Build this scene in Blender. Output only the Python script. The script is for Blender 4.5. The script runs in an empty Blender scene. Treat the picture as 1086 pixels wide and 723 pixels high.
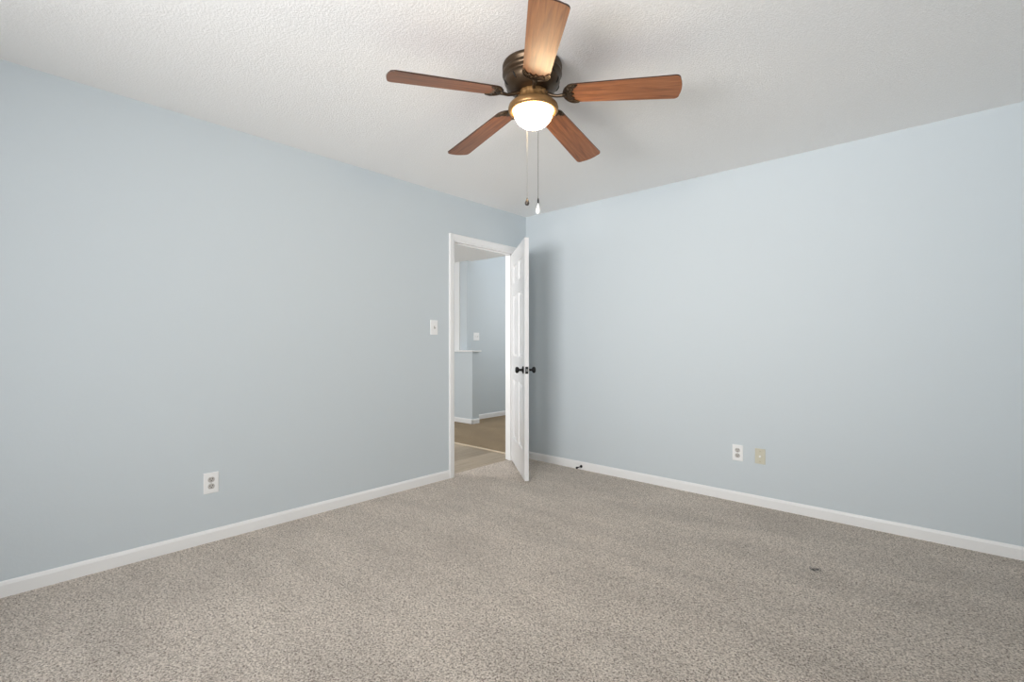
import bpy, bmesh, math, random
from mathutils import Vector, Matrix
C = bpy.context.scene
COL = C.collection
PI = math.pi

# ------------------------------------------------------------------ camera
F_PX = 512.3
W_PX, H_PX = 1086, 723
YAW = math.atan(463.9 / 512.3)
cam_d = bpy.data.cameras.new('camera')
cam_d.sensor_fit = 'HORIZONTAL'
cam_d.sensor_width = 36.0
cam_d.lens = 36.0 * F_PX / W_PX
cam_d.shift_y = (365.8 - 361.5) / W_PX
cam_d.clip_start = 0.02
cam = bpy.data.objects.new('camera', cam_d)
COL.objects.link(cam)
cam.location = (3.189, 0.0, 1.144)
cam.rotation_euler = (PI / 2, 0, YAW)
C.camera = cam

# ------------------------------------------------------------------ view + light
C.view_settings.view_transform = 'Standard'
C.view_settings.look = 'None'
C.view_settings.gamma = 1.0
C.view_settings.use_curve_mapping = False
C.view_settings.exposure = 0.02
try:
    C.cycles.max_bounces = 16
    C.cycles.diffuse_bounces = 12
    C.cycles.use_denoising = True
except Exception:
    pass

world = bpy.data.worlds.new('sky')
C.world = world
world.use_nodes = True
world.node_tree.nodes['Background'].inputs[0].default_value = (0.75, 0.86, 1.0, 1)
world.node_tree.nodes['Background'].inputs[1].default_value = 1.0


def area(name, loc, rot, sx, sy, power, color):
    l = bpy.data.lights.new(name, 'AREA')
    l.shape = 'RECTANGLE'
    l.size, l.size_y = sx, sy
    l.energy = power
    l.color = color
    o = bpy.data.objects.new(name, l)
    COL.objects.link(o)
    o.location = loc
    o.rotation_euler = rot
    return o


# daylight through the wide window behind the camera; an added lamp, tilted up as if off blinds, brightens the ceiling
DAY = (1.0, 0.99, 0.98)
area('daylight_window', (2.35, -1.72, 1.38), (PI / 2, 0, 0.35), 1.9, 1.25, 33, DAY).data.spread = 1.75
area('ceiling_fill', (2.35, -1.72, 1.40), (1.95, 0, 0), 1.9, 1.2, 27, DAY).data.spread = 1.5
area('hall_fill', (-2.1, 1.32, 1.5), (PI / 2, 0, 0), 1.2, 1.5, 43, (1.0, 0.97, 0.935))  # added fill lamp to brighten the hall, as from an invented window
area('landing_fill', (-0.6, 6.85, 2.0), (PI / 2, 0, PI), 1.4, 1.4, 31, (1.0, 0.97, 0.935))  # added fill lamp for the upper landing wall, no window behind it
BOWL_EMIT = 46.0


# ------------------------------------------------------------------ helpers
def srgb(r, g, b):
    f = lambda c: (c / 255 / 12.92) if c / 255 <= 0.04045 else ((c / 255 + 0.055) / 1.055) ** 2.4
    return (f(r), f(g), f(b), 1)


def new_mat(name, col, rough=0.6, metal=0.0, spec=0.5):
    m = bpy.data.materials.new(name)
    m.use_nodes = True
    b = m.node_tree.nodes['Principled BSDF']
    b.inputs['Base Color'].default_value = col
    b.inputs['Roughness'].default_value = rough
    b.inputs['Metallic'].default_value = metal
    b.inputs['Specular IOR Level'].default_value = spec
    return m, m.node_tree, b


def node(nt, kind, **kw):
    n = nt.nodes.new(kind)
    for k, v in kw.items():
        if k in n.inputs.keys():
            n.inputs[k].default_value = v
        else:
            setattr(n, k, v)
    return n


def ramp(nt, fac, stops):
    r = nt.nodes.new('ShaderNodeValToRGB')
    e = r.color_ramp.elements
    while len(e) < len(stops):
        e.new(0.5)
    for el, (p, c) in zip(e, stops):
        el.position = p
        el.color = c
    nt.links.new(fac, r.inputs[0])
    return r.outputs[0]


def bump(nt, b, height, strength, dist):
    n = nt.nodes.new('ShaderNodeBump')
    n.inputs['Strength'].default_value = strength
    n.inputs['Distance'].default_value = dist
    nt.links.new(height, n.inputs['Height'])
    nt.links.new(n.outputs[0], b.inputs['Normal'])


def coords(nt, scale=(1, 1, 1), rot=(0, 0, 0)):
    t = nt.nodes.new('ShaderNodeTexCoord')
    mp = nt.nodes.new('ShaderNodeMapping')
    mp.inputs['Scale'].default_value = scale
    mp.inputs['Rotation'].default_value = rot
    nt.links.new(t.outputs['Object'], mp.inputs[0])
    return mp.outputs[0]


def math_node(nt, op, a, b):
    n = nt.nodes.new('ShaderNodeMath')
    n.operation = op
    for i, v in enumerate((a, b)):
        if isinstance(v, (int, float)):
            n.inputs[i].default_value = v
        else:
            nt.links.new(v, n.inputs[i])
    return n.outputs[0]


def mix_col(nt, fac, a, b, blend='MIX'):
    n = nt.nodes.new('ShaderNodeMix')
    n.data_type = 'RGBA'
    n.blend_type = blend
    for i, v in ((0, fac), (6, a), (7, b)):
        if isinstance(v, (int, float, tuple)):
            n.inputs[i].default_value = v
        else:
            nt.links.new(v, n.inputs[i])
    return n.outputs[2]


# ------------------------------------------------------------------ materials
def m_wall():
    m, nt, b = new_mat('pale_blue_wall_paint', srgb(202, 210, 215), 0.62, spec=0.35)
    v = coords(nt)
    n = node(nt, 'ShaderNodeTexNoise', Scale=55.0, Detail=4.0, Roughness=0.55)
    nt.links.new(v, n.inputs['Vector'])
    bump(nt, b, n.outputs['Fac'], 0.12, 0.004)
    return m


def m_ceiling():
    m, nt, b = new_mat('textured_ceiling_paint', srgb(243, 242, 241), 0.85, spec=0.2)
    v = coords(nt)
    n = node(nt, 'ShaderNodeTexNoise', Scale=105.0, Detail=5.0, Roughness=0.6)
    nt.links.new(v, n.inputs['Vector'])
    h = ramp(nt, n.outputs['Fac'], [(0.42, (0, 0, 0, 1)), (0.6, (1, 1, 1, 1))])
    bump(nt, b, h, 0.25, 0.003)
    return m


def m_carpet(name, dark, mid, light, stain=False):
    m, nt, b = new_mat(name, mid, 1.0, spec=0.05)
    b.inputs['Sheen Weight'].default_value = 0.15
    v = coords(nt)
    n1 = node(nt, 'ShaderNodeTexNoise', Scale=130.0, Detail=4.0, Roughness=0.75)
    nt.links.new(v, n1.inputs['Vector'])
    n2 = node(nt, 'ShaderNodeTexNoise', Scale=330.0, Detail=2.0, Roughness=0.7)
    nt.links.new(v, n2.inputs['Vector'])
    # single yarn tips: every cell of a jittered grid has a tone of its own
    tips = []
    for sc in (150.0, 260.0):
        vo = node(nt, 'ShaderNodeTexVoronoi', Scale=sc)
        nt.links.new(v, vo.inputs['Vector'])
        bw = nt.nodes.new('ShaderNodeSeparateColor')
        nt.links.new(vo.outputs['Color'], bw.inputs[0])
        tips.append(bw.outputs[0])
    s = math_node(nt, 'ADD', math_node(nt, 'MULTIPLY', n1.outputs['Fac'], 0.9), math_node(nt, 'MULTIPLY', n2.outputs['Fac'], 0.3))
    s = math_node(nt, 'ADD', s, math_node(nt, 'MULTIPLY', tips[0], 0.12))
    s = math_node(nt, 'ADD', s, math_node(nt, 'MULTIPLY', tips[1], 0.14))
    s = math_node(nt, 'MULTIPLY', s, 1.0 / 1.46)
    col = ramp(nt, s, [(0.40, dark), (0.485, mid), (0.59, light)])
    # soft random swaths of slightly darker and lighter carpet
    v2 = coords(nt, scale=(1.1, 3.2, 1))
    n3 = node(nt, 'ShaderNodeTexNoise', Scale=1.3, Detail=3.0, Roughness=0.55)
    nt.links.new(v2, n3.inputs['Vector'])
    sw = ramp(nt, n3.outputs['Fac'], [(0.35, (0.90, 0.90, 0.90, 1)), (0.65, (1.07, 1.07, 1.07, 1))])
    col = mix_col(nt, 1.0, col, sw, 'MULTIPLY')
    if stain:
        t = nt.nodes.new('ShaderNodeTexCoord')
        d = nt.nodes.new('ShaderNodeVectorMath')
        d.operation = 'DISTANCE'
        d.inputs[1].default_value = (2.684, 2.862, 0)
        nt.links.new(t.outputs['Object'], d.inputs[0])
        wob = math_node(nt, 'ADD', d.outputs['Value'], math_node(nt, 'MULTIPLY', tips[0], 0.05))
        f = ramp(nt, wob, [(0.036, (1, 1, 1, 1)), (0.046, (0, 0, 0, 1))])
        col = mix_col(nt, f, col, srgb(84, 80, 75))
    nt.links.new(col, b.inputs['Base Color'])
    bump(nt, b, s, 0.8, 0.02)
    return m


def m_vinyl():
    m, nt, b = new_mat('light_oak_vinyl_plank', srgb(190, 165, 135), 0.42)
    t = nt.nodes.new('ShaderNodeTexCoord')
    mp = nt.nodes.new('ShaderNodeMapping')
    mp.inputs['Rotation'].default_value = (0, 0, PI / 2)
    nt.links.new(t.outputs['Object'], mp.inputs[0])
    br = nt.nodes.new('ShaderNodeTexBrick')
    br.inputs['Color1'].default_value = srgb(146, 130, 108)
    br.inputs['Color2'].default_value = srgb(184, 168, 146)
    br.inputs['Mortar'].default_value = srgb(130, 112, 92)
    br.inputs['Scale'].default_value = 1.0
    br.inputs['Mortar Size'].default_value = 0.0015
    br.inputs['Brick Width'].default_value = 1.1
    br.inputs['Row Height'].default_value = 0.15
    nt.links.new(mp.outputs[0], br.inputs['Vector'])
    v = coords(nt, scale=(26, 2.2, 1))
    n = node(nt, 'ShaderNodeTexNoise', Scale=1.6, Detail=5.0, Roughness=0.6, Distortion=0.4)
    nt.links.new(v, n.inputs['Vector'])
    g = ramp(nt, n.outputs['Fac'], [(0.3, (0.74, 0.72, 0.70, 1)), (0.65, (1.06, 1.05, 1.04, 1))])
    nt.links.new(mix_col(nt, 1.0, br.outputs['Color'], g, 'MULTIPLY'), b.inputs['Base Color'])
    return m


def m_wood():
    m, nt, b = new_mat('reddish_walnut_blade', srgb(140, 80, 48), 0.42, spec=0.7)
    v = coords(nt, scale=(1.6, 22, 22))
    n = node(nt, 'ShaderNodeTexNoise', Scale=2.6, Detail=6.0, Roughness=0.6, Distortion=0.9)
    nt.links.new(v, n.inputs['Vector'])
    c = ramp(nt, n.outputs['Fac'], [(0.28, srgb(98, 58, 34)), (0.5, srgb(144, 89, 54)), (0.72, srgb(172, 113, 72))])
    nt.links.new(c, b.inputs['Base Color'])
    return m


def m_emit(name, col, strength):
    m, nt, b = new_mat(name, (0.9, 0.88, 0.84, 1), 0.3)
    b.inputs['Emission Color'].default_value = col
    b.inputs['Emission Strength'].default_value = strength
    return m


M = {}
M['wall'] = m_wall()
M['ceiling'] = m_ceiling()
M['carpet'] = m_carpet('grey_beige_carpet', srgb(112, 101, 91), srgb(209, 196, 183), srgb(250, 241, 231), True)
M['hall_carpet'] = m_carpet('tan_hall_carpet', srgb(84, 68, 46), srgb(146, 124, 94), srgb(190, 168, 136))
M['vinyl'] = m_vinyl()
M['trim'] = new_mat('white_semi_gloss_trim', srgb(238, 238, 238), 0.35)[0]
M['door'] = new_mat('white_door_paint', srgb(227, 227, 228), 0.28)[0]
M['wood'] = m_wood()
M['edge'] = new_mat('dark_blade_edge', srgb(58, 34, 22), 0.4)[0]
M['bronze'] = new_mat('oil_rubbed_bronze', srgb(80, 65, 50), 0.36, 0.75)[0]
M['ring'] = new_mat('glow_lit_bronze', srgb(142, 108, 68), 0.38, 0.6)[0]  # same bronze painted lighter: the bowl's glow is put into the colour
M['slot'] = new_mat('dark_vent_slot', srgb(14, 12, 10), 0.8)[0]
M['bowl'] = m_emit('lit_frosted_glass', (1.0, 0.78, 0.48, 1), BOWL_EMIT)
M['black'] = new_mat('matte_black_metal', srgb(22, 22, 23), 0.35, 0.5)[0]
M['plate'] = new_mat('white_plastic', srgb(240, 240, 240), 0.35)[0]
M['socket'] = new_mat('warm_grey_plastic', srgb(190, 186, 182), 0.4)[0]
M['hole'] = new_mat('socket_hole', srgb(60, 56, 54), 0.7)[0]
M['beige'] = new_mat('almond_plastic', srgb(206, 202, 184), 0.4)[0]
M['screw'] = new_mat('almond_screw', srgb(180, 172, 146), 0.4, 0.2)[0]
M['chain'] = new_mat('chain_metal', srgb(120, 116, 110), 0.4, 0.7)[0]
M['fob_dark'] = new_mat('dark_pewter', srgb(84, 78, 74), 0.35, 0.6)[0]
M['fob_white'] = new_mat('white_glazed_knob', srgb(246, 246, 244), 0.15)[0]
M['nickel'] = new_mat('brushed_nickel', srgb(178, 176, 172), 0.35, 0.8)[0]
M['strip'] = new_mat('pale_transition_strip', srgb(216, 200, 176), 0.5)[0]


# ------------------------------------------------------------------ mesh tools
def obj(name, bm, mats, parent=None, loc=(0, 0, 0), rot=(0, 0, 0), smooth=False):
    bmesh.ops.recalc_face_normals(bm, faces=bm.faces)
    me = bpy.data.meshes.new(name)
    bm.to_mesh(me)
    bm.free()
    if not isinstance(mats, (list, tuple)):
        mats = [mats]
    for k in mats:
        me.materials.append(M[k])
    if smooth:
        for p in me.polygons:
            p.use_smooth = True
    o = bpy.data.objects.new(name, me)
    COL.objects.link(o)
    o.location = loc
    o.rotation_euler = rot
    if parent:
        o.parent = parent
    return o


def struct(name, bm, mats, parent=None, **kw):
    o = obj(name, bm, mats, parent, **kw)
    if parent is None:
        o['kind'] = 'structure'
    return o


def thing(name, label, cat, loc=(0, 0, 0), rot=(0, 0, 0), group=None):
    o = bpy.data.objects.new(name, None)
    o.empty_display_size = 0.05
    COL.objects.link(o)
    o.location = loc
    o.rotation_euler = rot
    o['label'] = label
    o['category'] = cat
    if group:
        o['group'] = group
    return o


def box(bm, x0, x1, y0, y1, z0, z1, mi=0, bev=0.0):
    vs = [bm.verts.new(p) for p in ((x0, y0, z0), (x1, y0, z0), (x1, y1, z0), (x0, y1, z0), (x0, y0, z1), (x1, y0, z1), (x1, y1, z1), (x0, y1, z1))]
    fs = []
    for q in ((0, 3, 2, 1), (4, 5, 6, 7), (0, 1, 5, 4), (1, 2, 6, 5), (2, 3, 7, 6), (3, 0, 4, 7)):
        f = bm.faces.new([vs[i] for i in q])
        f.material_index = mi
        fs.append(f)
    if bev:
        es = list({e for f in fs for e in f.edges})
        r = bmesh.ops.bevel(bm, geom=es, offset=bev, segments=2, affect='EDGES', profile=0.7)
        for f in r['faces']:
            f.material_index = mi
    return vs


def nb(*a, **k):
    bm = bmesh.new()
    box(bm, *a, **k)
    return bm


def lathe(bm, prof, n=48, mi=0, mat=None, smooth=True, cap=True):
    """prof: (radius, z) pairs; mat: optional Matrix"""
    rings = []
    for r, z in prof:
        if r < 1e-6:
            v = [bm.verts.new((0, 0, z))]
        else:
            v = [bm.verts.new((r * math.cos(2 * PI * i / n), r * math.sin(2 * PI * i / n), z)) for i in range(n)]
        rings.append(v)
    fs = []
    for a, b in zip(rings, rings[1:]):
        for i in range(n):
            j = (i + 1) % n
            if len(a) == 1 and len(b) == 1:
                continue
            if len(a) == 1:
                fs.append(bm.faces.new((a[0], b[j], b[i])))
            elif len(b) == 1:
                fs.append(bm.faces.new((a[i], a[j], b[0])))
            else:
                fs.append(bm.faces.new((a[i], a[j], b[j], b[i])))
    if cap:
        for rg in (rings[0], rings[-1]):
            if len(rg) > 1:
                fs.append(bm.faces.new(rg))
    for f in fs:
        f.material_index = mi
        f.smooth = smooth and len(f.verts) < 5
    if mat is not None:
        vs = [v for rg in rings for v in rg]
        bmesh.ops.transform(bm, matrix=mat, verts=vs)
    return rings


def tube(bm, pts, rad, n=10, mi=0):
    pts = [Vector(p) for p in pts]
    rr = rad if isinstance(rad, (list, tuple)) else [rad] * len(pts)
    rings = []
    prev = None
    for i, p in enumerate(pts):
        t = (pts[min(i + 1, len(pts) - 1)] - pts[max(i - 1, 0)]).normalized()
        if prev is None:
            a = t.orthogonal().normalized()
        else:
            a = (prev - t * prev.dot(t)).normalized()
        prev = a
        b = t.cross(a)
        rings.append([bm.verts.new(p + (a * math.cos(2 * PI * k / n) + b * math.sin(2 * PI * k / n)) * rr[i]) for k in range(n)])
    for A, B in zip(rings, rings[1:]):
        for k in range(n):
            f = bm.faces.new((A[k], A[(k + 1) % n], B[(k + 1) % n], B[k]))
            f.smooth = True
            f.material_index = mi
    for rg in (rings[0], rings[-1]):
        f = bm.faces.new(rg)
        f.material_index = mi


def prism(bm, outline, z0, z1, mi_face=0, mi_edge=0):
    lo = [bm.verts.new((x, y, z0)) for x, y in outline]
    hi = [bm.verts.new((x, y, z1)) for x, y in outline]
    a = bm.faces.new(lo)
    b = bm.faces.new(hi)
    a.material_index = b.material_index = mi_face
    n = len(lo)
    for i in range(n):
        f = bm.faces.new((lo[i], lo[(i + 1) % n], hi[(i + 1) % n], hi[i]))
        f.material_index = mi_edge


def profile_run(bm, prof, length, M4, mi=0):
    """extrude a closed (u, v) profile along local x by length; M4 places it"""
    a = [bm.verts.new((0, u, v)) for u, v in prof]
    b = [bm.verts.new((length, u, v)) for u, v in prof]
    n = len(prof)
    bm.faces.new(a)
    bm.faces.new(b)
    for i in range(n):
        bm.faces.new((a[i], a[(i + 1) % n], b[(i + 1) % n], b[i]))
    bmesh.ops.transform(bm, matrix=M4, verts=a + b)


def frame_matrix(origin, ax, ay, az):
    m = Matrix.Identity(4)
    for i, v in enumerate((ax, ay, az)):
        for j in range(3):
            m[j][i] = v[j]
    for j in range(3):
        m[j][3] = origin[j]
    return m


# ------------------------------------------------------------------ room shell
RX, RY0, RY1, H = 3.75, -1.60, 3.73, 2.44
T = 0.115
DY0, DY1, DH = 2.760, 3.567, 2.060          # door opening in the left wall
HX, HY0 = -2.2, 1.3                          # hall end wall, hall near wall
FY = 3.742                                   # vinyl / hall carpet line

struct('floor', nb(-0.075, RX, RY0, RY1, -0.06, 0.0), 'carpet')
struct('ceiling', nb(-0.0, RX, RY0, RY1, H, H + 0.1), 'ceiling')

bm = bmesh.new()
box(bm, -T, 0, RY0 - 0.12, DY0, 0, H)
box(bm, -T, 0, DY1, 5.0, 0, H)
box(bm, -T, 0, DY0, DY1, DH, H)
struct('wall_left', bm, 'wall')
struct('wall_back', nb(0, RX + 0.12, RY1, RY1 + 0.12, 0, H), 'wall')
WX0, WX1, WZ0, WZ1 = 1.4, 3.3, 0.75, 2.04
bm = bmesh.new()
box(bm, 0, WX0, RY0 - 0.12, RY0, 0, H)
box(bm, WX1, RX + 0.12, RY0 - 0.12, RY0, 0, H)
box(bm, WX0, WX1, RY0 - 0.12, RY0, 0, WZ0)
box(bm, WX0, WX1, RY0 - 0.12, RY0, WZ1, H)
struct('wall_front', bm, 'wall')
struct('wall_right', nb(RX, RX + 0.12, RY0, RY1, 0, H), 'wall')


def window_frame(name, L, W, hgt, M4):
    b = bmesh.new()
    for (x0, x1, z0, z1) in ((-0.06, 0, -0.06, hgt + 0.06), (W, W + 0.06, -0.06, hgt + 0.06), (0, W, -0.06, 0), (0, W, hgt, hgt + 0.06)):
        box(b, x0, x1, 0.0, 0.015, z0, z1)
    box(b, 0, W, -0.06, -0.035, hgt / 2 - 0.02, hgt / 2 + 0.02)
    box(b, -0.08, W + 0.08, -0.0, 0.05, -0.085, -0.06)
    bmesh.ops.transform(b, matrix=M4, verts=b.verts)
    return struct(name, b, 'trim')


window_frame('window_1', 0, WX1 - WX0, WZ1 - WZ0, frame_matrix((WX0, RY0, WZ0), (1, 0, 0), (0, 1, 0), (0, 0, 1)))

# hall
struct('floor_hall_vinyl', nb(-3.6, -0.075, HY0 - 0.1, FY, -0.06, -0.006), 'vinyl')
struct('floor_hall_carpet', nb(-3.6, -0.0, FY, 7.0, -0.06, 0.0), 'hall_carpet')
struct('trim_transition', nb(-2.6, -T, FY - 0.009, FY + 0.009, -0.006, 0.006, bev=0.002), 'strip')
struct('ceiling_hall', nb(-3.6, -T, HY0 - 0.1, 5.04, 2.415, 2.60), 'ceiling')
struct('ceiling_landing', nb(-3.6, -0.0, 5.04, 7.0, 3.3, 3.4), 'ceiling')
struct('wall_hall_back', nb(-2.32, HX, 4.96, 7.0, 0, 3.3), 'wall')
bm = bmesh.new()
box(bm, -3.6, -2.8, HY0 - 0.1, HY0, 0, 2.6)
box(bm, -0.7, -T, HY0 - 0.1, HY0, 0, 2.6)
box(bm, -2.8, -0.7, HY0 - 0.1, HY0, 0, 0.7)
struct('wall_hall_front', bm, 'wall')
bm = bmesh.new()
box(bm, -3.6, 0.12, 6.95, 7.05, 0, 3.3)
box(bm, 0.0, 0.12, 5.0, 7.0, 0, 3.3)
box(bm, -T, 0.12, 5.0, 5.05, 2.44, 3.3)
struct('wall_landing', bm, 'wall')
struct('wall_hall_left', nb(-3.7, -3.6, HY0 - 0.1, 7.0, 0, 3.3), 'wall')
struct('wall_stair', nb(-3.6, HX - 0.001, 4.942, 4.96, 0, 3.3), 'wall')
KX, KY0, KY1, KZ = -1.935, 4.802, 4.935, 1.045
struct('wall_knee', nb(-3.6, KX, KY0, KY1, 0, KZ), 'wall')
struct('trim_knee_cap', nb(-3.59, KX + 0.03, KY0 - 0.03, KY1 + 0.025, KZ, KZ + 0.022, bev=0.004), 'trim')
struct('trim_stair_post', nb(-2.46, -2.352, 4.922, 4.945, KZ + 0.022, 2.415, bev=0.004), 'trim')

# baseboards: eased profile
BP = [(0, 0), (0.012, 0), (0.012, 0.056), (0.0095, 0.062), (0.008, 0.067), (0.004, 0.072), (0, 0.072)]


def baseboard(name, runs, hgt=1.0):
    b = bmesh.new()
    for (p, q, nrm) in runs:
        p, q, nrm = Vector(p), Vector(q), Vector(nrm)
        d = (q - p)
        profile_run(b, [(u, v * hgt) for u, v in BP], d.length, frame_matrix(p, d.normalized(), nrm, (0, 0, 1)))
    return struct(name, b, 'trim')


baseboard('baseboard_left', [((0, RY0, 0), (0, 2.712, 0), (1, 0, 0)), ((0, 3.615, 0), (0, RY1, 0), (1, 0, 0))])
baseboard('baseboard_back', [((0, RY1, 0), (RX, RY1, 0), (0, -1, 0))])
baseboard('baseboard_right', [((RX, RY0, 0), (RX, RY1, 0), (-1, 0, 0))])
baseboard('baseboard_front', [((0, RY0, 0), (RX, RY0, 0), (0, 1, 0))])
baseboard('baseboard_hall', [((HX, KY1, 0), (HX, 6.95, 0), (1, 0, 0))], 1.0)
baseboard('baseboard_knee', [((-3.6, KY0, 0), (KX + 0.012, KY0, 0), (0, -1, 0)), ((KX, KY0 - 0.012, 0), (KX, KY1, 0), (1, 0, 0))], 0.95)

# door jamb + casing
JT = 0.016
bm = bmesh.new()
box(bm, -T, 0.0, DY0, DY0 + JT, 0, DH - JT)
box(bm, -T, 0.0, DY1 - JT, DY1, 0, DH - JT)
box(bm, -T, 0.0, DY0, DY1, DH - JT, DH)
# stops
box(bm, -0.075, -0.04, DY0 + JT, DY0 + JT + 0.011, 0, DH - JT)
box(bm, -0.075, -0.04, DY1 - JT - 0.011, DY1 - JT, 0, DH - JT)
box(bm, -0.075, -0.04, DY0 + JT, DY1 - JT, DH - JT - 0.011, DH - JT)
# casing: (u across width from opening outward, v thickness)
CP = [(0, 0), (0, 0.009), (0.006, 0.012), (0.015, 0.012), (0.020, 0.0155), (0.039, 0.0175), (0.047, 0.0175), (0.051, 0.014), (0.051, 0)]


def casing(b, x, sx):
    y0, y1, z1 = DY0 + 0.004, DY1 - 0.004, DH - 0.004
    w = 0.060
    n = len(CP)
    # mitred U: four rings
    rings = []
    for (yy, zz, du, dz) in ((y0, 0, -1, 0), (y0, z1, -1, 1), (y1, z1, 1, 1), (y1, 0, 1, 0)):
        rings.append([b.verts.new((x + sx * v, yy + du * u, zz + dz * u)) for u, v in CP])
    for A, B in zip(rings, rings[1:]):
        for i in range(n):
            b.faces.new((A[i], A[(i + 1) % n], B[(i + 1) % n], B[i]))
    b.faces.new(rings[0])
    b.faces.new(rings[-1])


casing(bm, 0.0, 1)
casing(bm, -T, -1)
jamb = struct('trim_door_casing', bm, 'trim')
b = bmesh.new()
box(b, -0.036, -0.006, DY0 + JT, DY0 + JT + 0.002, 0.905, 0.965, bev=0.0008)
obj('strike_plate', b, 'black', jamb)

# ------------------------------------------------------------------ six panel door
DW, DT, DZ0, DZ1 = 0.762, 0.035, 0.018, 2.036


def panel_door():
    b = bmesh.new()
    us = [0, 0.112, 0.334, 0.428, 0.650, DW]
    vs = [0, 0.235, 0.80, 1.02, 1.60, 1.715, 1.885, DZ1 - DZ0]
    for side in (0, 1):
        y = 0 if side == 0 else DT
        s = 1 if side == 0 else -1
        for i in range(5):
            for j in range(7):
                u0, u1, v0, v1 = us[i], us[i + 1], vs[j], vs[j + 1]
                if i in (1, 3) and j in (1, 3, 5):
                    rings = []
                    for ins, dep in ((0, 0), (0.006, 0.004), (0.010, 0.009), (0.024, 0.010), (0.048, 0.003), (0.052, 0.003)):
                        rings.append([b.verts.new((uu, y + s * dep, vv)) for uu, vv in ((u0 + ins, v0 + ins), (u1 - ins, v0 + ins), (u1 - ins, v1 - ins), (u0 + ins, v1 - ins))])
                    for A, B in zip(rings, rings[1:]):
                        for k in range(4):
                            b.faces.new((A[k], A[(k + 1) % 4], B[(k + 1) % 4], B[k]))
                    b.faces.new(rings[-1])
                else:
                    b.faces.new([b.verts.new((uu, y, vv)) for uu, vv in ((u0, v0), (u1, v0), (u1, v1), (u0, v1))])
    for (u0, v0, u1, v1) in [(us[i], vv, us[i + 1], vv) for i in range(5) for vv in (0, vs[-1])] + [(uu, vs[j], uu, vs[j + 1]) for j in range(7) for uu in (0, DW)]:
        b.faces.new([b.verts.new(p) for p in ((u0, 0, v0), (u1, 0, v1), (u1, DT, v1), (u0, DT, v0))])
    bmesh.ops.remove_doubles(b, verts=b.verts, dist=1e-5)
    return b


# local frame: x from hinge to latch edge, y = thickness, z up.  y=0 is the hall face
d_ang = math.atan2(-0.638, 0.770)
ddir = Vector((math.cos(d_ang), math.sin(d_ang), 0))
dn = Vector((-ddir.y, ddir.x, 0))
# hall-face latch corner measured at (0.577, 3.031)
origin = Vector((0.583, 3.034, DZ0)) - ddir * DW
door = obj('door_1', panel_door(), 'door', loc=origin, rot=(0, 0, d_ang))
door['kind'] = 'structure'
door['label'] = 'white six panel interior door standing half open into the room'
KZL = 0.935 - DZ0
for nm, yy, s in (('door_knob', 0.0, -1), ('door_knob', DT, 1)):
    b = bmesh.new()
    mt = frame_matrix((DW - 0.062, yy, KZL), (1, 0, 0), (0, 0, -s), (0, s, 0))
    lathe(b, [(0, 0), (0.032, 0), (0.032, 0.004), (0.028, 0.009), (0.013, 0.012), (0.0105, 0.018), (0.0105, 0.034), (0.016, 0.039), (0.0245, 0.046), (0.0275, 0.054), (0.026, 0.062), (0.018, 0.068), (0, 0.069)], 32, mat=mt)
    obj(nm, b, 'black', door, smooth=True)
b = bmesh.new()
box(b, DW, DW + 0.0015, 0.005, DT - 0.005, KZL - 0.029, KZL + 0.029, bev=0.0006)
lp = obj('latch_plate', b, 'black', door)
b = bmesh.new()
prism(b, [(0, -0.007), (0.010, -0.007), (0.004, 0.007), (0, 0.007)], -0.011, 0.011)
obj('latch_bolt', b, 'nickel', lp, loc=(DW + 0.0015, DT / 2, KZL))
for zz in (0.19, 1.0, 1.83):
    b = bmesh.new()
    lathe(b, [(0, 0), (0.0055, 0), (0.0055, 0.088), (0.0035, 0.092), (0, 0.093)], 14, mat=Matrix.Translation((-0.004, DT + 0.004, zz - 0.044)))
    box(b, -0.001, 0.0, 0.004, DT, zz - 0.044, zz + 0.044)
    obj('hinge', b, 'nickel', door)


# ------------------------------------------------------------------ wall plates.  local: x right, y up... built facing +Y out of the wall
def plate_root(name, label, cat, pos, out):
    rz = math.atan2(out[1], out[0]) - PI / 2
    return thing(name, label, cat, pos, (0, 0, rz))


def plate_mesh(w, h):
    b = bmesh.new()
    r = [(0, 0), (0.0, 0.003), (0.003, 0.0055)]
    rings = [[b.verts.new((sx * (w / 2 - i), y, sz * (h / 2 - i))) for sx, sz in ((-1, -1), (1, -1), (1, 1), (-1, 1))] for i, y in r]
    for A, B in zip(rings, rings[1:]):
        for k in range(4):
            b.faces.new((A[k], A[(k + 1) % 4], B[(k + 1) % 4], B[k]))
    b.faces.new(rings[-1])
    b.faces.new(rings[0])
    return b


def disc(b, x, z, r, y0, y1, n=16, mi=0, squash=None):
    lathe(b, [(0, 0), (r, 0), (r * 0.9, y1 - y0), (0, y1 - y0)], n, mi=mi, mat=frame_matrix((x, y0, z), (1, 0, 0), (0, 0, 1), (0, 1, 0)))


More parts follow.
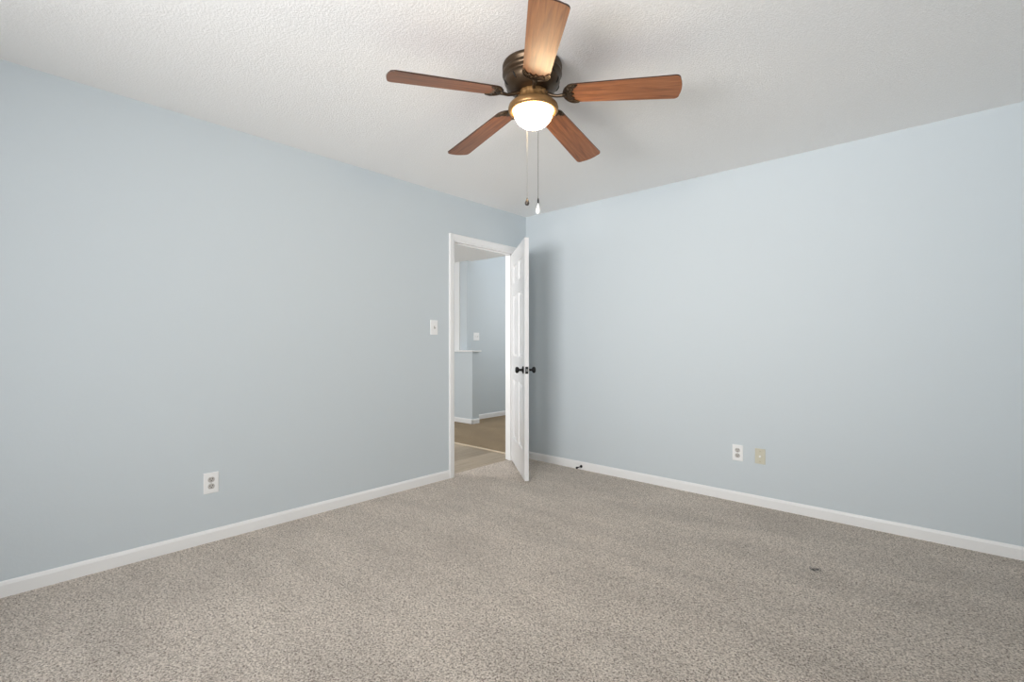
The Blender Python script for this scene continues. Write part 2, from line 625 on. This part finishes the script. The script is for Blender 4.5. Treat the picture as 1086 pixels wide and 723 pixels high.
def make_outlet(label, pos, out, w=0.078, h=0.120):
    t = plate_root('power_outlet', label, 'outlet', pos, out)
    obj('cover_plate', plate_mesh(w, h), 'plate', t)
    for s in (1, -1):
        b = bmesh.new()
        pts = []
        R, hh = 0.0175, 0.0145
        for k in range(40):
            a = 2 * PI * k / 40
            x, z = R * math.cos(a), R * math.sin(a)
            pts.append((x, max(-hh, min(hh, z))))
        lo = [b.verts.new((x, 0.0055, z + s * 0.0195)) for x, z in pts]
        hi = [b.verts.new((x * 0.97, 0.0075, z * 0.97 + s * 0.0195)) for x, z in pts]
        for k in range(40):
            b.faces.new((lo[k], lo[(k + 1) % 40], hi[(k + 1) % 40], hi[k]))
        b.faces.new(hi)
        b.faces.new(lo)
        sk = obj('socket', b, 'socket', t)
        b = bmesh.new()
        zc = s * 0.0195
        box(b, -0.0082, -0.0050, 0.0072, 0.0080, zc + 0.000, zc + 0.0085)
        box(b, 0.0050, 0.0082, 0.0072, 0.0080, zc + 0.001, zc + 0.0080)
        disc(b, 0, zc - 0.0068, 0.0034, 0.0072, 0.0080, 12)
        obj('socket_slots', b, 'hole', sk)
    b = bmesh.new()
    disc(b, 0, 0, 0.003, 0.0050, 0.0068, 12)
    obj('screw', b, 'nickel', t)
    return t


def make_switch(label, pos, out, w=0.076, h=0.122, n=1):
    t = plate_root('light_switch', label, 'switch', pos, out)
    obj('cover_plate', plate_mesh(w, h), 'plate', t)
    for k in range(n):
        xc = (k - (n - 1) / 2) * 0.046
        b = bmesh.new()
        box(b, xc - 0.0052, xc + 0.0052, 0.005, 0.0062, -0.012, 0.012)
        obj('switch_slot', b, 'socket', t)
        b = bmesh.new()
        vs = box(b, xc - 0.0042, xc + 0.0042, 0.0, 0.016, -0.0045, 0.0045)
        bmesh.ops.transform(b, matrix=Matrix.Translation((0, 0.004, 0)) @ Matrix.Rotation(math.radians(-28), 4, 'X'), verts=vs)
        obj('toggle', b, 'socket' if n == 1 else 'plate', t)
        for s in (1, -1):
            b = bmesh.new()
            disc(b, xc, s * 0.030, 0.003, 0.0050, 0.0064, 12)
            obj('screw', b, 'plate', t)
    return t


make_outlet('white duplex power outlet low on the left wall', (0, 0.909, 0.342), (1, 0))
make_outlet('white duplex power outlet on the right wall beside the beige plate', (2.0405, 3.73, 0.3565), (0, -1), 0.074, 0.116)
make_switch('white toggle light switch at chest height beside the door casing', (0, 2.551, 1.291), (1, 0))
make_switch('small white switch plate on the hall wall seen through the doorway', (HX, 5.134, 1.275), (1, 0), 0.118, 0.118, n=2)

t = plate_root('cable_jack', 'beige coaxial cable wall plate right of the white outlet', 'wall plate', (2.192, 3.73, 0.3535), (0, -1))
obj('cover_plate', plate_mesh(0.068, 0.108), 'beige', t)
b = bmesh.new()
lathe(b, [(0, 0), (0.0072, 0), (0.0072, 0.004), (0.0050, 0.0042), (0.0050, 0.012), (0, 0.012)], 6, smooth=False, mat=frame_matrix((0, 0.0055, 0), (1, 0, 0), (0, 0, 1), (0, 1, 0)))
obj('cable_connector', b, 'fob_white', t)
for s in (1, -1):
    b = bmesh.new()
    disc(b, 0, s * 0.036, 0.0036, 0.0052, 0.0068, 12)
    obj('screw', b, 'screw', t)

# door stop on the back baseboard
t = thing('door_stop', 'short black rigid door stop on the white baseboard near the door', 'door stop', (0.682, RY1 - 0.012, 0.030))
mt = frame_matrix((0, 0, 0), (1, 0, 0), (0, 0, 1), (0, -1, 0))
b = bmesh.new()
lathe(b, [(0, 0), (0.0125, 0), (0.0135, 0.003), (0.011, 0.010), (0.005, 0.014), (0, 0.014)], 24, mat=mt)
obj('mounting_base', b, 'black', t, smooth=True)
b = bmesh.new()
lathe(b, [(0.0042, 0.012), (0.0042, 0.066)], 12, mat=mt)
obj('rod', b, 'black', t, smooth=True)
b = bmesh.new()
lathe(b, [(0, 0.062), (0.0085, 0.062), (0.0095, 0.066), (0.0095, 0.078), (0.0075, 0.082), (0, 0.082)], 20, mat=mt)
obj('rubber_tip', b, 'black', t, smooth=True)

# ------------------------------------------------------------------ ceiling fan
FX, FYc = 1.754, 1.724
FWD = Vector((-math.sin(YAW), math.cos(YAW), 0))
RGT = Vector((math.cos(YAW), math.sin(YAW), 0))
fan = thing('ceiling_fan', 'bronze flush mount ceiling fan with five wooden blades and a lit bowl', 'ceiling fan', (FX, FYc, H))
b = bmesh.new()
lathe(b, [(0.128, 0), (0.136, -0.003), (0.138, -0.010), (0.138, -0.022), (0.130, -0.027), (0.130, -0.033), (0.137, -0.037), (0.138, -0.048),
          (0.131, -0.054), (0.124, -0.060), (0.122, -0.066), (0.128, -0.070), (0.128, -0.082), (0.122, -0.096), (0.108, -0.112), (0.086, -0.124), (0.060, -0.128), (0.0, -0.128)], 72)
obj('motor_housing', b, 'bronze', fan, smooth=True)
# vent slots on the lower curve of the motor
for k in range(10):
    a = 2 * PI * (k + 0.5) / 10
    b = bmesh.new()
    pts = []
    for q in range(6):
        tq = q / 5
        zz = -0.078 - 0.026 * tq
        rr = 0.1285 + (0.1165 - 0.1285) * tq ** 1.6
        pts.append((rr * math.cos(a + 0.06 * (tq - 0.5)), rr * math.sin(a + 0.06 * (tq - 0.5)), zz))
    tube(b, pts, [0.0015, 0.0034, 0.004, 0.004, 0.0034, 0.0015], 8)
    obj('vent_slot', b, 'slot', fan)
KIT = (0.004, 0.003, -0.003)                 # the light kit hangs a touch off centre
# switch housing under the motor, fluted flower
b = bmesh.new()
rings = lathe(b, [(0.064, -0.124), (0.070, -0.132), (0.066, -0.142), (0.068, -0.156), (0.074, -0.168), (0.078, -0.174)], 60)
for i, rg in enumerate(rings[1:5]):
    for k, v in enumerate(rg):
        s = 1 + 0.035 * math.cos(2 * PI * k / 60 * 15)
        v.co.x *= s
        v.co.y *= s
obj('switch_housing', b, 'ring', fan, smooth=True, loc=(KIT[0], KIT[1], 0))
b = bmesh.new()
lathe(b, [(0.066, -0.168), (0.088, -0.172), (0.104, -0.178), (0.113, -0.187), (0.116, -0.197), (0.116, -0.206), (0.112, -0.213), (0.102, -0.215), (0.094, -0.213), (0.090, -0.209), (0.086, -0.203), (0.066, -0.194)], 72)
obj('light_fitter', b, 'ring', fan, smooth=True, loc=KIT)
b = bmesh.new()
pr = [(0.0900 * math.cos(q * PI / 2 / 14) ** 0.9, -0.208 - 0.080 * math.sin(q * PI / 2 / 14)) for q in range(15)]
pr[-1] = (0, pr[-1][1])
lathe(b, [(0.0, -0.202), (0.0895, -0.202)] + pr, 64, cap=False)
obj('glass_bowl', b, 'bowl', fan, smooth=True, loc=KIT)


def blade_outline():
    pts = []
    R0, R1 = 0.150, 0.660
    w0, w1 = 0.058, 0.0715
    # root: rounded
    for k in range(17):
        a = PI / 2 + PI * k / 16
        pts.append((R0 + 0.045 + 0.045 * math.cos(a), w0 * math.sin(a)))
    # lower edge to tip
    rc = 0.022
    for (cy, a0) in ((-(w1 - rc), -PI / 2), (w1 - rc, 0)):
        for k in range(9):
            a = a0 + PI / 2 * k / 8
            pts.append((R1 - 0.008 - rc + rc * math.cos(a), cy + rc * math.sin(a)))
        if a0 < 0:
            for s in (-0.6, -0.2, 0.2, 0.6):
                pts.append((R1 - 0.008 * (s * s) * 1.0, s * (w1 - rc)))
    return pts


def bracket(b):
    # plate following the root with a scalloped outer edge
    z1 = -0.0035
    z0 = z1 - 0.004
    pts = []
    for k in range(17):
        a = PI / 2 + PI * k / 16
        pts.append((0.195 + 0.051 * math.cos(a), 0.061 * math.sin(a)))
    for y, x in ((-0.060, 0.212), (-0.052, 0.216), (-0.044, 0.202), (-0.036, 0.190), (-0.026, 0.196), (-0.018, 0.186), (-0.010, 0.180), (0, 0.196),
                 (0.010, 0.180), (0.018, 0.186), (0.026, 0.196), (0.036, 0.190), (0.044, 0.202), (0.052, 0.216), (0.060, 0.212)):
        pts.append((x, y))
    prism(b, pts, z0, z1)
    # rim and scrolls in relief
    rim = [(0.196 + 0.046 * math.cos(PI / 2 + PI * k / 20), 0.056 * math.sin(PI / 2 + PI * k / 20), z0 - 0.001) for k in range(21)]
    tube(b, rim, 0.0028, 8)
    for s in (1, -1):
        sp = []
        for k in range(26):
            a = k / 25 * 2.6 * PI
            r = 0.017 * (1 - k / 25 * 0.78)
            sp.append((0.176 + r * math.cos(a + PI), s * (0.024 + r * math.sin(a)), z0 - 0.001))
        tube(b, sp, 0.0022, 6)
        sp = []
        for k in range(18):
            a = k / 17 * 2.0 * PI
            r = 0.010 * (1 - k / 17 * 0.7)
            sp.append((0.200 + r * math.cos(a), s * (0.046 + r * math.sin(a)), z0 - 0.001))
        tube(b, sp, 0.0018, 6)
    # arm sweeping down from the motor
    tube(b, [(0.052, 0, 0.008), (0.075, 0, 0.002), (0.098, 0, -0.008), (0.120, 0, -0.012), (0.140, 0, -0.010), (0.158, 0, -0.007)], [0.009, 0.0085, 0.0075, 0.007, 0.008, 0.010], 12)
    for x, y in ((0.170, 0.0), (0.186, 0.036), (0.186, -0.036)):
        lathe(b, [(0, -0.003), (0.0042, -0.002), (0.005, 0.0)], 12, mat=Matrix.Translation((x, y, z0)))


TH0 = math.radians(27.0)
HUBZ = 2.303
first = None
for k in range(5):
    th = TH0 + 2 * PI * k / 5
    dx, dy = 0.65 * math.cos(th), 0.65 * math.sin(th)
    tipz = 2.250 + 0.024 * dx - 0.039 * dy
    droop = math.asin((HUBZ - tipz) / 0.65)
    rot = (-0.192, droop, th)
    if first is None:
        b = bmesh.new()
        prism(b, blade_outline(), -0.0035, 0.0025, 0, 1)
        bl = obj('blade', b, ['wood', 'edge'], fan)
        b = bmesh.new()
        bracket(b)
        br = obj('blade_bracket', b, 'bronze', bl)
        first = (bl, br)
    else:
        bl = first[0].copy()
        COL.objects.link(bl)
        br = first[1].copy()
        COL.objects.link(br)
        br.parent = bl
    bl.location = (0, 0, HUBZ - H)
    bl.rotation_euler = rot


def pull_chain(off, ztop, zbot, fob_len, fob_r, fmat, dark_cap, th=1.0):
    p = Vector((0, 0, 0)) + off
    b = bmesh.new()
    n = int((ztop - zbot) / 0.0045)
    pts, rad = [], []
    for i in range(n * 2 + 1):
        pts.append((p.x, p.y, ztop + (zbot - ztop) * i / (n * 2) - H))
        rad.append((0.0017 if i % 2 else 0.0009) * th)
    tube(b, pts, rad, 6)
    ch = obj('pull_chain', b, 'chain', fan)
    if dark_cap:
        b = bmesh.new()
        lathe(b, [(0, 0.0), (0.003, -0.001), (0.0038, -0.010), (0.0038, -0.022), (0, -0.022)], 14, mat=Matrix.Translation((p.x, p.y, zbot - H)))
        obj('connector', b, 'slot', ch, smooth=True)
        zbot -= 0.021
    b = bmesh.new()
    prof = [(0, 0), (0.18, -0.02), (0.25, -0.15), (0.55, -0.35), (0.9, -0.55), (1.0, -0.70), (0.9, -0.85), (0.6, -0.96), (0, -1.0)]
    lathe(b, [(r * fob_r, z * fob_len) for r, z in prof], 24, mat=Matrix.Translation((p.x, p.y, zbot - H)))
    obj('chain_pull', b, fmat, ch, smooth=True)


pull_chain(FWD * -0.1085 + RGT * 0.022, 2.232, 1.792, 0.050, 0.0110, 'fob_white', True)
pull_chain(FWD * 0.1080 + RGT * -0.020, 2.232, 1.862, 0.040, 0.0110, 'fob_dark', False, 0.55)
